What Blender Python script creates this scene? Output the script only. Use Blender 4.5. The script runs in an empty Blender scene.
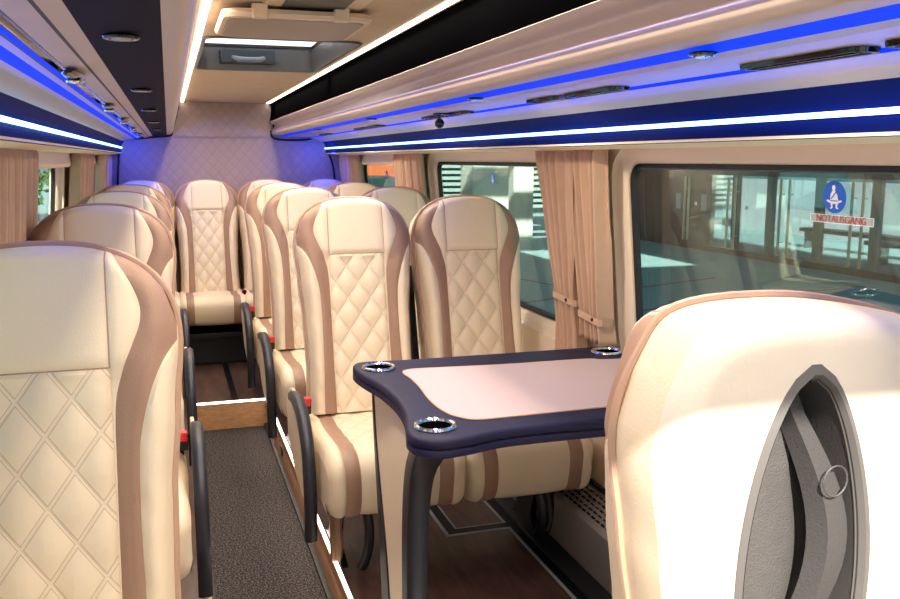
import bpy, bmesh, math, random
import numpy as np
from mathutils import Vector, Matrix
random.seed(4)
PI = math.pi
SC = bpy.context.scene
COL = SC.collection

# ------------------------------------------------------------------ camera, world, sun, exposure
cam = bpy.data.cameras.new('camera'); camo = bpy.data.objects.new('camera', cam); COL.objects.link(camo)
cam.sensor_width = 36.0; cam.lens = 885.0 / 900 * 36; cam.clip_start = .02; cam.clip_end = 300
PITCH = math.radians(9.02); YAW = math.radians(17.47)
camo.location = (0, 0, 1.5); camo.rotation_euler = (PI/2 - PITCH, 0, -YAW)
SC.camera = camo
SC.view_settings.view_transform = 'Standard'; SC.view_settings.look = 'None'
SC.view_settings.exposure = 0.32; SC.view_settings.gamma = 1.0; SC.view_settings.use_curve_mapping = False
w = bpy.data.worlds.new('sky'); SC.world = w; w.use_nodes = True
nt = w.node_tree; bg = nt.nodes['Background']
sky = nt.nodes.new('ShaderNodeTexSky'); sky.sky_type = 'HOSEK_WILKIE'; sky.turbidity = 3.0
sky.sun_direction = Vector((-.24, -.80, .64)).normalized()
nt.links.new(sky.outputs[0], bg.inputs[0]); bg.inputs[1].default_value = 2.1
sun = bpy.data.lights.new('sun', 'SUN'); suno = bpy.data.objects.new('sun', sun); COL.objects.link(suno)
sun.energy = 9.5; sun.angle = math.radians(1.2); sun.color = (1, .93, .82)
SUND = Vector((.22, .80, -.62)).normalized()
suno.rotation_euler = SUND.to_track_quat('-Z', 'Y').to_euler()

def strip_lamp(name, loc, rot, sx, sy, power, color, spread=180):
    l = bpy.data.lights.new(name, 'AREA'); l.shape = 'RECTANGLE'; l.size = sx; l.size_y = sy
    l.energy = power; l.color = color; l.spread = math.radians(spread)
    o = bpy.data.objects.new(name, l); o.location = loc; o.rotation_euler = rot; COL.objects.link(o)
    return o
YR = 6.55                                  # rear wall
WARM = (1, .86, .66); BLUE = (.03, .10, 1)
# light of the ceiling, cove and step led strips built further down, plus added fill lamps
for yy in (1.0, 3.0, 5.2):
    strip_lamp('ceiling_led_light', (.688, yy, 1.884), (0, math.radians(8), 0), .03, 2.1, 8.2, WARM, 150)
    strip_lamp('ceiling_led_light', (.120, yy, 1.884), (0, math.radians(-8), 0), .03, 2.1, 8.2, WARM, 150)
strip_lamp('cove_led_light', (1.055, 3.2, 1.588), (0, math.radians(78), 0), .02, 6.4, 5, (.01, .07, 1))
strip_lamp('cove_led_light', (-.245, 3.2, 1.588), (0, math.radians(-78), 0), .02, 6.4, 5, (.01, .07, 1))
strip_lamp('rear_blue_fill', (1.06, 6.15, 1.56), (math.radians(68), 0, math.radians(8)), .02, .06, 1.5, (.004, .04, 1))  # added blue fill lamps that tint the sides of the rear wall
strip_lamp('rear_blue_fill', (-.25, 6.15, 1.56), (math.radians(68), 0, math.radians(-8)), .02, .06, 1.5, (.004, .04, 1))
for yy in (1.21, 2.27, 3.55, 4.9):  # added warm fill for seats and right wall; the rack spotlights are unlit
    strip_lamp('rack_warm_fill', (.785, yy, 1.640), (0, math.radians(-24), 0), .03, .03, 2.0, WARM, 150)
strip_lamp('platform_led_light', (.460, 3.2, .125), (0, math.radians(60), 0), .02, 3.4, 2.5, (1, .8, .6))

# ------------------------------------------------------------------ materials
def mat(name, col, rough=.5, metal=0, emit=None, es=0, bump=None, var=None, coat=0, spec=None):
    m = bpy.data.materials.new(name); m.use_nodes = True; t = m.node_tree; b = t.nodes['Principled BSDF']
    b.inputs['Base Color'].default_value = (*col, 1); b.inputs['Roughness'].default_value = rough
    b.inputs['Metallic'].default_value = metal
    if spec is not None: b.inputs['Specular IOR Level'].default_value = spec
    if coat: b.inputs['Coat Weight'].default_value = coat
    if emit: b.inputs['Emission Color'].default_value = (*emit, 1); b.inputs['Emission Strength'].default_value = es
    tc = t.nodes.new('ShaderNodeTexCoord')
    if var:            # (scale, amount) soft tone variation of the surface itself
        n = t.nodes.new('ShaderNodeTexNoise'); n.inputs['Scale'].default_value = var[0]; n.inputs['Detail'].default_value = 6
        t.links.new(tc.outputs['Object'], n.inputs['Vector'])
        mx = t.nodes.new('ShaderNodeMix'); mx.data_type = 'RGBA'
        a = 1 - var[1]; c = 1 + var[1]
        mx.inputs['A'].default_value = (col[0]*a, col[1]*a, col[2]*a, 1); mx.inputs['B'].default_value = (min(1, col[0]*c), min(1, col[1]*c), min(1, col[2]*c), 1)
        t.links.new(n.outputs['Fac'], mx.inputs['Factor']); t.links.new(mx.outputs['Result'], b.inputs['Base Color'])
    if bump:           # (scale, strength)
        n = t.nodes.new('ShaderNodeTexNoise'); n.inputs['Scale'].default_value = bump[0]; n.inputs['Detail'].default_value = 5
        t.links.new(tc.outputs['Object'], n.inputs['Vector'])
        bp = t.nodes.new('ShaderNodeBump'); bp.inputs['Strength'].default_value = bump[1]; bp.inputs['Distance'].default_value = .004
        t.links.new(n.outputs['Fac'], bp.inputs['Height']); t.links.new(bp.outputs['Normal'], b.inputs['Normal'])
    return m

def mathn(t, op, a, b=None):
    n = t.nodes.new('ShaderNodeMath'); n.operation = op
    for i, v in enumerate((a, b)):
        if v is None: continue
        if hasattr(v, 'links') or hasattr(v, 'is_output'): t.links.new(v, n.inputs[i])
        else: n.inputs[i].default_value = v
    return n.outputs[0]

def quilt_mat(name, col, stitch, axis, dx, dz, rough=.42, lw=.05, double=True, var=None, bumpamt=.6, ox=0.0):
    """leather with diamond stitching; axis = names of the two object axes"""
    m = mat(name, col, rough, bump=None)
    t = m.node_tree; b = t.nodes['Principled BSDF']
    tc = t.nodes.new('ShaderNodeTexCoord'); sp = t.nodes.new('ShaderNodeSeparateXYZ'); t.links.new(tc.outputs['Object'], sp.inputs[0])
    u = mathn(t, 'DIVIDE', mathn(t, 'ADD', sp.outputs[axis[0]], ox), dx); v = mathn(t, 'DIVIDE', sp.outputs[axis[1]], dz)
    ds = []
    for op in ('ADD', 'SUBTRACT'):
        f = mathn(t, 'FRACT', mathn(t, 'ADD', mathn(t, op, u, v), 100.0))
        d = mathn(t, 'ABSOLUTE', mathn(t, 'SUBTRACT', f, .5))       # .5 at the seam, 0 mid-diamond
        ds.append(mathn(t, 'SUBTRACT', .5, d))                        # distance from the seam
    dm = mathn(t, 'MINIMUM', ds[0], ds[1])
    if double:
        l = mathn(t, 'LESS_THAN', mathn(t, 'ABSOLUTE', mathn(t, 'SUBTRACT', dm, lw)), .011)
    else:
        l = mathn(t, 'LESS_THAN', dm, lw * .5)
    mx = t.nodes.new('ShaderNodeMix'); mx.data_type = 'RGBA'
    mx.inputs['A'].default_value = (*col, 1); mx.inputs['B'].default_value = (*stitch, 1)
    t.links.new(mathn(t, 'MULTIPLY', l, .75), mx.inputs['Factor']); t.links.new(mx.outputs['Result'], b.inputs['Base Color'])
    h = mathn(t, 'POWER', mathn(t, 'MINIMUM', mathn(t, 'MULTIPLY', mathn(t, 'MULTIPLY', ds[0], ds[1]), 6.0), 1.0), .5)
    nz = t.nodes.new('ShaderNodeTexNoise'); nz.inputs['Scale'].default_value = 180; t.links.new(tc.outputs['Object'], nz.inputs['Vector'])
    h = mathn(t, 'ADD', h, mathn(t, 'MULTIPLY', nz.outputs['Fac'], .05))
    bp = t.nodes.new('ShaderNodeBump'); bp.inputs['Strength'].default_value = bumpamt; bp.inputs['Distance'].default_value = .006
    t.links.new(h, bp.inputs['Height']); t.links.new(bp.outputs['Normal'], b.inputs['Normal'])
    return m

M = {}
CREAM = (.82, .69, .495)
M['cream'] = mat('cream_leather', CREAM, .42, bump=(260, .18), var=(9, .03))
M['quilt'] = quilt_mat('quilted_cream_leather', CREAM, (.50, .34, .22), ('X', 'Z'), .085, .118)
M['quiltseat'] = quilt_mat('quilted_seat_leather', CREAM, (.50, .34, .22), ('X', 'Y'), .085, .118, bumpamt=.4)
M['band'] = mat('brown_leather', (.36, .215, .14), .45, bump=(240, .2), var=(14, .05))
M['piping'] = mat('tan_piping', (.47, .30, .21), .5)
M['shell'] = mat('cream_back_leather', (.82, .72, .60), .5, bump=(200, .1))
M['grey'] = mat('grey_moulding', (.065, .06, .06), .5, bump=(300, .25))
M['greyrim'] = mat('pale_grey_rim', (.12, .11, .105), .45)
M['greylt'] = mat('grey_textured_lining', (.09, .082, .08), .65, bump=(420, .5), var=(60, .15))
M['navy'] = mat('navy_leather', (.006, .006, .032), .55, spec=.25, bump=(350, .12))
M['black'] = mat('black_plastic', (.012, .013, .017), .45)
M['armblack'] = mat('charcoal_armrest_plastic', (.014, .016, .026), .42)
M['blackmetal'] = mat('black_painted_steel', (.01, .01, .012), .35, metal=.4)
M['gloss'] = mat('gloss_black_fascia', (.006, .006, .007), .08)
M['red'] = mat('red_button', (.75, .02, .03), .3)
M['chrome'] = mat('chrome', (.8, .82, .85), .08, metal=1)
M['wallcream'] = mat('cream_wall_trim', (.87, .71, .54), .5, var=(5, .02))
M['rackcream'] = mat('beige_rack_leather', (.47, .365, .31), .42, var=(6, .03), bump=(200, .1))
M['rackdark'] = mat('dark_taupe_panel', (.012, .010, .016), .8, spec=.08)
M['seam'] = mat('dark_seam', (.03, .02, .03), .6)
M['lilac'] = mat('lilac_satin_trim', (.40, .33, .55), .3)
M['curtain'] = mat('tan_curtain_cloth', (.56, .37, .25), .85, bump=(400, .3), var=(30, .08))
M['plate'] = mat('beige_hatch_plastic', (.58, .46, .35), .4)
M['hatchgrey'] = mat('grey_hatch_metal', (.12, .12, .13), .35, metal=.4)
M['rubber'] = mat('black_rubber', (.012, .011, .012), .5)
M['ledw'] = mat('warm_white_led', (1, 1, 1), .5, emit=(1, .86, .68), es=6)
M['ledb'] = mat('blue_white_led', (1, 1, 1), .5, emit=(.28, .62, 1.0), es=3.2)
M['ledblue'] = mat('blue_led_diffuser', (.005, .02, .3), .6, emit=(.0, .04, 1), es=.72, spec=.05)
M['fascia'] = mat('matte_black_fascia', (.0012, .0012, .0015), .9, spec=0)
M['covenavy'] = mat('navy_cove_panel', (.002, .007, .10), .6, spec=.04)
M['heater'] = mat('grey_heater_steel', (.34, .31, .29), .4, metal=.2)
M['table'] = mat('rose_beige_leather', (.47, .36, .37), .5, bump=(300, .15))
M['inlay'] = mat('black_floor_inlay', (.003, .004, .007), .4, spec=.2)
M['inlayedge'] = mat('pale_inlay_line', (.40, .47, .50), .35)
M['signblue'] = mat('sign_blue', (.01, .12, .62), .4)
M['white'] = mat('white_print', (.85, .85, .85), .5)
M['redprint'] = mat('red_print', (.5, .05, .04), .5)

def carpet():
    m = mat('speckled_carpet', (.05, .045, .05), .95)
    t = m.node_tree; b = t.nodes['Principled BSDF']; tc = t.nodes.new('ShaderNodeTexCoord')
    n = t.nodes.new('ShaderNodeTexNoise'); n.inputs['Scale'].default_value = 150; n.inputs['Detail'].default_value = 2
    t.links.new(tc.outputs['Object'], n.inputs['Vector'])
    r = t.nodes.new('ShaderNodeValToRGB'); r.color_ramp.elements[0].position = .48; r.color_ramp.elements[0].color = (.004, .006, .009, 1)
    r.color_ramp.elements[1].position = .60; r.color_ramp.elements[1].color = (.125, .10, .098, 1)
    t.links.new(n.outputs['Fac'], r.inputs[0]); t.links.new(r.outputs[0], b.inputs['Base Color'])
    bp = t.nodes.new('ShaderNodeBump'); bp.inputs['Strength'].default_value = .7; bp.inputs['Distance'].default_value = .006
    t.links.new(n.outputs['Fac'], bp.inputs['Height']); t.links.new(bp.outputs['Normal'], b.inputs['Normal'])
    return m
M['carpet'] = carpet()
def wood(name, c1, c2, scale, rough):
    m = mat(name, c1, rough); t = m.node_tree; b = t.nodes['Principled BSDF']; tc = t.nodes.new('ShaderNodeTexCoord')
    mp = t.nodes.new('ShaderNodeMapping'); mp.inputs['Scale'].default_value = scale
    t.links.new(tc.outputs['Object'], mp.inputs[0])
    n = t.nodes.new('ShaderNodeTexNoise'); n.inputs['Scale'].default_value = 6; n.inputs['Detail'].default_value = 8; n.inputs['Distortion'].default_value = .4
    t.links.new(mp.outputs[0], n.inputs['Vector'])
    r = t.nodes.new('ShaderNodeValToRGB'); r.color_ramp.elements[0].position = .35; r.color_ramp.elements[0].color = (*c1, 1)
    r.color_ramp.elements[1].position = .7; r.color_ramp.elements[1].color = (*c2, 1)
    t.links.new(n.outputs['Fac'], r.inputs[0]); t.links.new(r.outputs[0], b.inputs['Base Color'])
    return m
M['floorwood'] = wood('dark_walnut_floor', (.075, .04, .032), (.15, .085, .065), (6, 1, 6), .32)
M['oak'] = wood('light_oak_riser', (.40, .21, .10), (.56, .33, .17), (4, 1, 14), .4)
M['ceil'] = mat('beige_suede_ceiling', (.52, .42, .32), .85, var=(9, .13), bump=(40, .4))
M['rearq'] = quilt_mat('rear_wall_quilted_leather', (.37, .28, .25), (.28, .20, .17), ('X', 'Z'), .075, .085, lw=.05, double=False, bumpamt=.35)

def glass_mat(name, tint, gl=.5):
    m = bpy.data.materials.new(name); m.use_nodes = True; t = m.node_tree
    t.nodes.remove(t.nodes['Principled BSDF']); out = t.nodes['Material Output']
    tr = t.nodes.new('ShaderNodeBsdfTransparent'); tr.inputs[0].default_value = (*tint, 1)
    g = t.nodes.new('ShaderNodeBsdfGlossy'); g.inputs['Roughness'].default_value = .02
    f = t.nodes.new('ShaderNodeFresnel'); f.inputs['IOR'].default_value = 1.4
    mx = t.nodes.new('ShaderNodeMixShader'); t.links.new(mathn(t, 'MULTIPLY', f.outputs[0], gl), mx.inputs[0])
    t.links.new(tr.outputs[0], mx.inputs[1]); t.links.new(g.outputs[0], mx.inputs[2]); t.links.new(mx.outputs[0], out.inputs[0])
    return m
M['glass'] = glass_mat('tinted_window_glass', (.90, .98, .965), .20)
M['doorglass'] = glass_mat('door_glass', (.90, .96, .98), .5)

# ------------------------------------------------------------------ helpers
def mesh_obj(name, verts, faces, mats, parent=None, fm=None, smooth=True, sharp=None):
    me = bpy.data.meshes.new(name); me.from_pydata([tuple(map(float, v)) for v in verts], [], faces)
    if not isinstance(mats, (list, tuple)): mats = [mats]
    for m in mats: me.materials.append(m)
    if fm: me.polygons.foreach_set('material_index', fm)
    me.polygons.foreach_set('use_smooth', [smooth] * len(me.polygons))
    if smooth and sharp: me.set_sharp_from_angle(angle=math.radians(sharp))
    me.update()
    o = bpy.data.objects.new(name, me); COL.objects.link(o)
    if parent: o.parent = parent
    return o
class MB:
    def __init__(s): s.v = []; s.f = []; s.m = []
    def add(s, vs, fs, mi=0):
        n = len(s.v); s.v += [tuple(v) for v in vs]; s.f += [tuple(i + n for i in f) for f in fs]; s.m += [mi] * len(fs)
    def box(s, x0, x1, y0, y1, z0, z1, mi=0):
        s.add([(x, y, z) for z in (z0, z1) for y in (y0, y1) for x in (x0, x1)],
              [(0, 2, 3, 1), (4, 5, 7, 6), (0, 1, 5, 4), (2, 6, 7, 3), (0, 4, 6, 2), (1, 3, 7, 5)], mi)
    def loft(s, loops, closed=True, caps=(True, True), mi=0):
        n = len(loops[0]); vs = [v for l in loops for v in l]; fs = []
        for k in range(len(loops) - 1):
            for i in range(n if closed else n - 1):
                j = (i + 1) % n; fs.append((k*n + i, k*n + j, (k+1)*n + j, (k+1)*n + i))
        if caps[0]: fs.append(tuple(range(n - 1, -1, -1)))
        if caps[1]: fs.append(tuple((len(loops) - 1)*n + i for i in range(n)))
        s.add(vs, fs, mi)
    def tube(s, pts, r, n=8, mi=0, caps=True, flat=None):
        pts = [Vector(p) for p in pts]; loops = []
        up = None
        for i, p in enumerate(pts):
            d = (pts[min(i+1, len(pts)-1)] - pts[max(i-1, 0)]).normalized()
            if up is None:
                up = Vector((0, 0, 1)) if abs(d.z) < .9 else Vector((1, 0, 0))
            a = d.cross(up).normalized(); up = a.cross(d).normalized()
            rr = r[i] if isinstance(r, (list, tuple)) else r
            loops.append([p + a * math.cos(2*PI*k/n) * rr + up * math.sin(2*PI*k/n) * rr for k in range(n)])
        s.loft(loops, caps=(caps, caps), mi=mi)
    def disc(s, c, r, h, ax='z', n=24, mi=0, r2=None):
        r2 = r if r2 is None else r2; L = []
        for k, (rr, t) in enumerate(((r, 0), (r2, h))):
            lp = []
            for i in range(n):
                a = 2*PI*i/n; u, v = math.cos(a)*rr, math.sin(a)*rr
                lp.append({'z': (c[0]+u, c[1]+v, c[2]+t), 'x': (c[0]+t, c[1]+u, c[2]+v), 'y': (c[0]+u, c[1]+t, c[2]+v)}[ax])
            L.append(lp)
        s.loft(L, mi=mi)
    def ring(s, c, R, r, ax='z', n=28, k=8, mi=0, sy=1):
        vs = []; fs = []
        for i in range(n):
            a = 2*PI*i/n
            for j in range(k):
                b = 2*PI*j/k; rr = R + r*math.cos(b); h = r*math.sin(b)*sy; u, v = rr*math.cos(a), rr*math.sin(a)
                vs.append({'z': (c[0]+u, c[1]+v, c[2]+h), 'x': (c[0]+h, c[1]+u, c[2]+v), 'y': (c[0]+u, c[1]+h, c[2]+v)}[ax])
                fs.append((i*k+j, ((i+1) % n)*k+j, ((i+1) % n)*k+(j+1) % k, i*k+(j+1) % k))
        s.add(vs, fs, mi)
    def build(s, name, mats, parent=None, smooth=True, sharp=35, bevel=0):
        o = mesh_obj(name, s.v, s.f, mats, parent, s.m, smooth, sharp)
        me = o.data; b = bmesh.new(); b.from_mesh(me); bmesh.ops.recalc_face_normals(b, faces=b.faces); b.to_mesh(me); b.free()
        if bevel:
            md = o.modifiers.new('bevel', 'BEVEL'); md.width = bevel; md.segments = 3; md.limit_method = 'ANGLE'; md.angle_limit = math.radians(40)
        return o
def tag(o, label=None, cat=None, group=None, kind=None):
    if label: o['label'] = label
    if cat: o['category'] = cat
    if group: o['group'] = group
    if kind: o['kind'] = kind
    return o
def empty(name, loc=(0, 0, 0), rz=0):
    o = bpy.data.objects.new(name, None); o.location = loc; o.rotation_euler = (0, 0, rz); o.empty_display_size = .1; COL.objects.link(o); return o
def copy_tree(o, parent=None):
    c = o.copy(); COL.objects.link(c)
    if parent: c.parent = parent
    for ch in list(o.children): copy_tree(ch, c)
    return c
def struct(mb, name, mats, label=None, **k):
    o = mb.build(name, mats, **k); tag(o, label, None, None, 'structure'); return o
def lerp(a, b, t): return a + (b - a) * t
def interp(pts, t):
    if t <= pts[0][0]: return pts[0][1]
    for (a, va), (b, vb) in zip(pts, pts[1:]):
        if t <= b:
            q = (t - a) / (b - a); q = q*q*(3 - 2*q); return va + (vb - va) * q
    return pts[-1][1]
def catmull(P, n=6):
    P = [Vector(p) for p in P]; out = []
    for i in range(len(P) - 1):
        a = P[max(i-1, 0)]; b = P[i]; c = P[i+1]; d = P[min(i+2, len(P)-1)]
        for k in range(n):
            t = k / n
            out.append(.5 * ((2*b) + (c - a)*t + (2*a - 5*b + 4*c - d)*t*t + (3*b - 3*c + d - a)*t**3))
    out.append(P[-1]); return out
def text_obj(name, body, size, mtx, m, parent=None, extrude=.0006):
    cu = bpy.data.curves.new(name, 'FONT'); cu.body = body; cu.size = size; cu.align_x = 'CENTER'; cu.align_y = 'CENTER'; cu.extrude = extrude
    t = bpy.data.objects.new(name, cu); COL.objects.link(t)
    dg = bpy.context.evaluated_depsgraph_get(); me = bpy.data.meshes.new_from_object(t.evaluated_get(dg))
    bpy.data.objects.remove(t); me.materials.clear(); me.materials.append(m); me.transform(mtx)
    o = bpy.data.objects.new(name, me); COL.objects.link(o)
    if parent: o.parent = parent
    return o

# ------------------------------------------------------------------ the vehicle shell
CXV = .41                                   # centre line of the cabin
YF = -.9                                    # forward end that is built
def wallx(side, y, z):
    hw = .895 if y < 4.85 else lerp(.895, .855, (y - 4.85) / (YR - 4.85))
    if z < 1.5: hw += .05 * min((1.5 - z) / .58, 1)
    return CXV + side * hw
# floor: sunken carpet aisle and raised platforms
AL, AR, PZ, YS = .055, .482, .158, 4.975
b = MB(); b.box(AL, AR, YF, YS, -.04, 0); struct(b, 'floor', M['carpet'], 'dark speckled carpet of the sunken aisle')
b = MB(); b.box(AR, 1.37, YF, YS, .02, PZ); struct(b, 'floor', M['floorwood'], 'raised dark wood floor under the right seats')
b = MB(); b.box(-.55, AL, YF, YS, .02, PZ); struct(b, 'floor', M['floorwood'], 'raised dark wood floor under the left seats')
b = MB(); b.box(-.55, 1.37, YS, YR + .05, .02, PZ); struct(b, 'floor', M['floorwood'], 'raised dark wood floor at the rear')
b = MB(); b.box(AR - .012, AR, YF, YS - .012, 0, PZ - .009); struct(b, 'trim_1', M['oak'], 'light oak riser right of the aisle')
b = MB(); b.box(AL, AL + .012, YF, YS - .012, 0, PZ - .022); struct(b, 'trim_2', M['oak'], 'light oak riser left of the aisle')
b = MB(); b.box(AL, AR, YS - .012, YS, 0, PZ - .010); struct(b, 'trim_3', M['oak'], 'light oak riser of the rear step')
b = MB(); b.box(AR - .03, AR - .0121, YF, YS - .012, 0, .014); b.box(AL + .0121, AL + .03, YF, YS - .012, 0, .014); struct(b, 'trim_4', M['black'], 'black edging along the carpet')
def strip(name, x0, x1, y0, y1, z0, z1, m, label, group=None):
    b = MB(); b.box(x0, x1, y0, y1, z0, z1); o = b.build(name, m); tag(o, label, 'led strip', group); return o
strip('step_light_strip', AL + .012, AR - .012, YS - .012, YS, PZ - .010, PZ - .001, M['ledw'], 'glowing white light strip along the edge of the rear step')
strip('platform_light_strip', AR - .010, AR, YF, YS - .012, PZ - .009, PZ - .001, M['ledw'], 'thin white light strip along the right platform edge beside the aisle')
# black inlays in the wood
b = MB()
def inl(x0, x1, y0, y1):
    b.box(x0, x1, y0, y1, PZ, PZ + .002, 0)
inl(.905, 1.14, 2.885, 2.925); inl(.905, .94, 2.925, 4.9); inl(1.14, 1.17, 1.2, 5.6); inl(.28, .315, YS + .02, 5.90)
for (x0, x1, y0, y1) in ((.893, .905, 2.873, 4.9), (.905, 1.14, 2.873, 2.885), (.94, 1.14, 2.925, 2.932), (.94, .947, 2.932, 4.9), (1.129, 1.14, 1.2, 2.873), (1.129, 1.14, 2.932, 4.9)):
    b.box(x0, x1, y0, y1, PZ, PZ + .0025, 1)
struct(b, 'trim_5', [M['inlay'], M['inlayedge']], 'black inlay lines with pale borders in the wood floor')
# round foot lights in the riser
def round_fit(name, c, ax, r, label, group, mats=('black', 'chrome')):
    root = empty(name, c); tag(root, label, 'light', group)
    q = MB(); q.ring((0, 0, 0), r, r*.18, ax); q.build('rim', M[mats[1]], root)
    q = MB()
    q.disc((0, 0, 0), r*.95, -.004 if ax != 'z' else .004, ax); q.build('lens', M[mats[0]], root)
    return root
for k, y in enumerate((2.55, 4.25)):
    round_fit('round_socket', (AR - .013, y, .078), 'x', .024, 'black round socket in the oak riser ' + ('nearest the table leg' if k == 0 else 'beside the middle of the aisle'), 'sockets in the oak riser', ('black', 'black'))

# side walls
def rrect(cy, cz, hw, hh, r, n=7):
    out = []
    for (sy, sz, a0) in ((1, 1, 0), (-1, 1, 90), (-1, -1, 180), (1, -1, 270)):
        for k in range(n):
            a = math.radians(a0 + 90 * k / (n - 1)); out.append((cy + sy*(hw - r) + r*math.cos(a), cz + sz*(hh - r) + r*math.sin(a)))
    return out
def side_wall(side, segs, wname, word):
    b = MB()
    yb = [YF, .2, 1.2, 2.4, 3.6, 4.85, YR]
    def W(y, z, d=0): return (wallx(side, y, z) + side*d, y, z)
    for (z0, z1) in ((0, .82), ):
        for y0, y1 in zip(yb, yb[1:]): b.add([W(y0, z0), W(y1, z0), W(y1, z1), W(y0, z1)], [(0, 1, 2, 3)])
    Z0, Z1 = .82, 1.60
    for (ya, ybb, hole) in segs:
        if hole is None:
            b.add([W(ya, Z0), W(ybb, Z0), W(ybb, 1.5), W(ya, 1.5)], [(0, 1, 2, 3)])
            b.add([W(ya, 1.5), W(ybb, 1.5), W(ybb, Z1), W(ya, Z1)], [(0, 1, 2, 3)])
            continue
        h0, h1, hz0, hz1 = hole; cy, cz, hw, hh = (h0+h1)/2, (hz0+hz1)/2, (h1-h0)/2, (hz1-hz0)/2
        fw = .055
        outer = rrect((ya+ybb)/2, (Z0+Z1)/2, (ybb-ya)/2, (Z1-Z0)/2, .001)
        l1 = rrect(cy, cz, hw+fw, hh+fw, .12); 
        b.loft([[W(y, z) for y, z in outer], [W(y, z) for y, z in l1]], caps=(False, False))
    struct(b, 'wall_' + word, M['wallcream'], 'cream moulded side wall on the %s' % word, sharp=25)
    i = 0
    for (ya, ybb, hole) in segs:
        if hole is None: continue
        h0, h1, hz0, hz1 = hole; cy, cz, hw, hh = (h0+h1)/2, (hz0+hz1)/2, (h1-h0)/2, (hz1-hz0)/2; fw = .055
        f = MB()
        f.loft([[W(y, z, d) for y, z in rrect(cy, cz, hw+e, hh+e, r)] for (e, d, r) in
                ((fw, 0, .12), (fw-.006, .012, .115), (fw-.014, .016, .105), (.012, .020, .07), (.002, .03, .062), (0, .06, .06))], caps=(False, False))
        o = struct(f, '%s_%d' % ('window', wname[i][0]), M['wallcream'], wname[i][1], sharp=40)
        f = MB()
        f.loft([[W(y, z, d) for y, z in rrect(cy, cz, hw+e, hh+e, max(r, .02))] for (e, d, r) in
                ((.0, .035, .06), (-.012, .036, .05), (-.016, .052, .046), (.02, .056, .06))], caps=(False, False))
        f.build('rubber_seal', M['rubber'], o)
        f = MB(); f.loft([[W(y, z, d) for y, z in rrect(cy, cz, hw, hh, .055)] for d in (.050, .054)], caps=(True, True))
        f.build('glass_pane', M['glass'], o)
        i += 1
ZT = 1.486
side_wall(1, [(YF, .2, None), (.2, 2.62, (.42, 2.44, .885, ZT)), (2.62, 4.68, (2.95, 4.50, .885, ZT)), (4.68, 4.85, None), (4.85, YR, (5.03, 6.2, .90, ZT-.01))],
          [(1, 'near right window with a blue seat belt sign on its pane'), (2, 'middle right window behind the tied curtains'), (3, 'rear right window partly covered by the back seats')], 'right')
side_wall(-1, [(YF, .4, None), (.4, 2.62, (.6, 2.36, .90, ZT)), (2.62, 4.85, (2.76, 4.72, .90, ZT)), (4.85, YR, (5.15, 6.15, .90, ZT-.01))],
          [(4, 'left window beside the nearest seat'), (5, 'left window behind the seat row with a round blue sticker'), (6, 'small rear left window showing greenery')], 'left')
# lilac beige blind housing above the small windows
for s, (y0, y1) in ((-1, (2.75, 4.76)), (-1, (5.12, 6.2)), (1, (5.02, 6.25))):
    f = MB(); f.loft([[(wallx(s, y, 1.5) - s*dx, y, z) for dx, z in ((0.0, 1.462), (.022, 1.462), (.03, 1.475), (.022, 1.545), (0, 1.545))] for y in (y0, y1)])
    o = f.build('roller_blind_housing', M['wallcream']); 
    tag(o, {(-1, 2.75): 'cream blind housing above the middle left window', (-1, 5.12): 'cream blind housing above the small rear left window', (1, 5.02): 'cream blind housing above the rear right window'}[(s, y0)], 'blind')

# rear wall, quilted
b = MB(); b.add([(-.50, YR, .0), (1.32, YR, .0), (1.32, YR, 1.72), (-.50, YR, 1.72)], [(0, 1, 2, 3)])
b.add([(-.50, YR+.05, .0), (1.32, YR+.05, .0), (1.32, YR+.05, 1.72), (-.50, YR+.05, 1.72)], [(3, 2, 1, 0)])
struct(b, 'wall_rear', M['rearq'], 'quilted leather rear wall', smooth=False)
b = MB(); b.loft([[(.02, y, 1.655), (.735, y, 1.655), (.71, y, 1.9), (.10, y, 1.9)] for y in (YR-.012, YR)]); struct(b, 'trim_6', M['rearq'], 'beige quilted panel above the rear wall', smooth=False)
pth = catmull([(.0, YR-.014, 1.70), (.045, YR-.014, 1.72), (.085, YR-.014, 1.85), (.105, YR-.014, 1.895), (.40, YR-.014, 1.897), (.70, YR-.014, 1.895), (.708, YR-.014, 1.75)], 4)
b = MB(); b.tube(pth, .007, 6)
b.tube(catmull([(.712, YR-.016, 1.70), (.72, YR-.016, 1.655), (.78, YR-.016, 1.638), (.94, YR-.016, 1.635), (1.06, YR-.016, 1.66), (1.09, YR-.016, 1.64), (1.13, YR-.016, 1.53), (1.16, YR-.016, 1.40), (1.19, YR-.016, 1.0)], 5), .008, 6)
b.tube(catmull([(.035, YR-.016, 1.69), (.02, YR-.016, 1.66), (-.10, YR-.016, 1.648), (-.20, YR-.016, 1.64), (-.27, YR-.016, 1.66), (-.29, YR-.016, 1.62), (-.32, YR-.016, 1.52), (-.36, YR-.016, 1.0)], 5), .008, 6)
struct(b, 'trim_7', M['rubber'], 'black edge trim around the rear wall')

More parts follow.
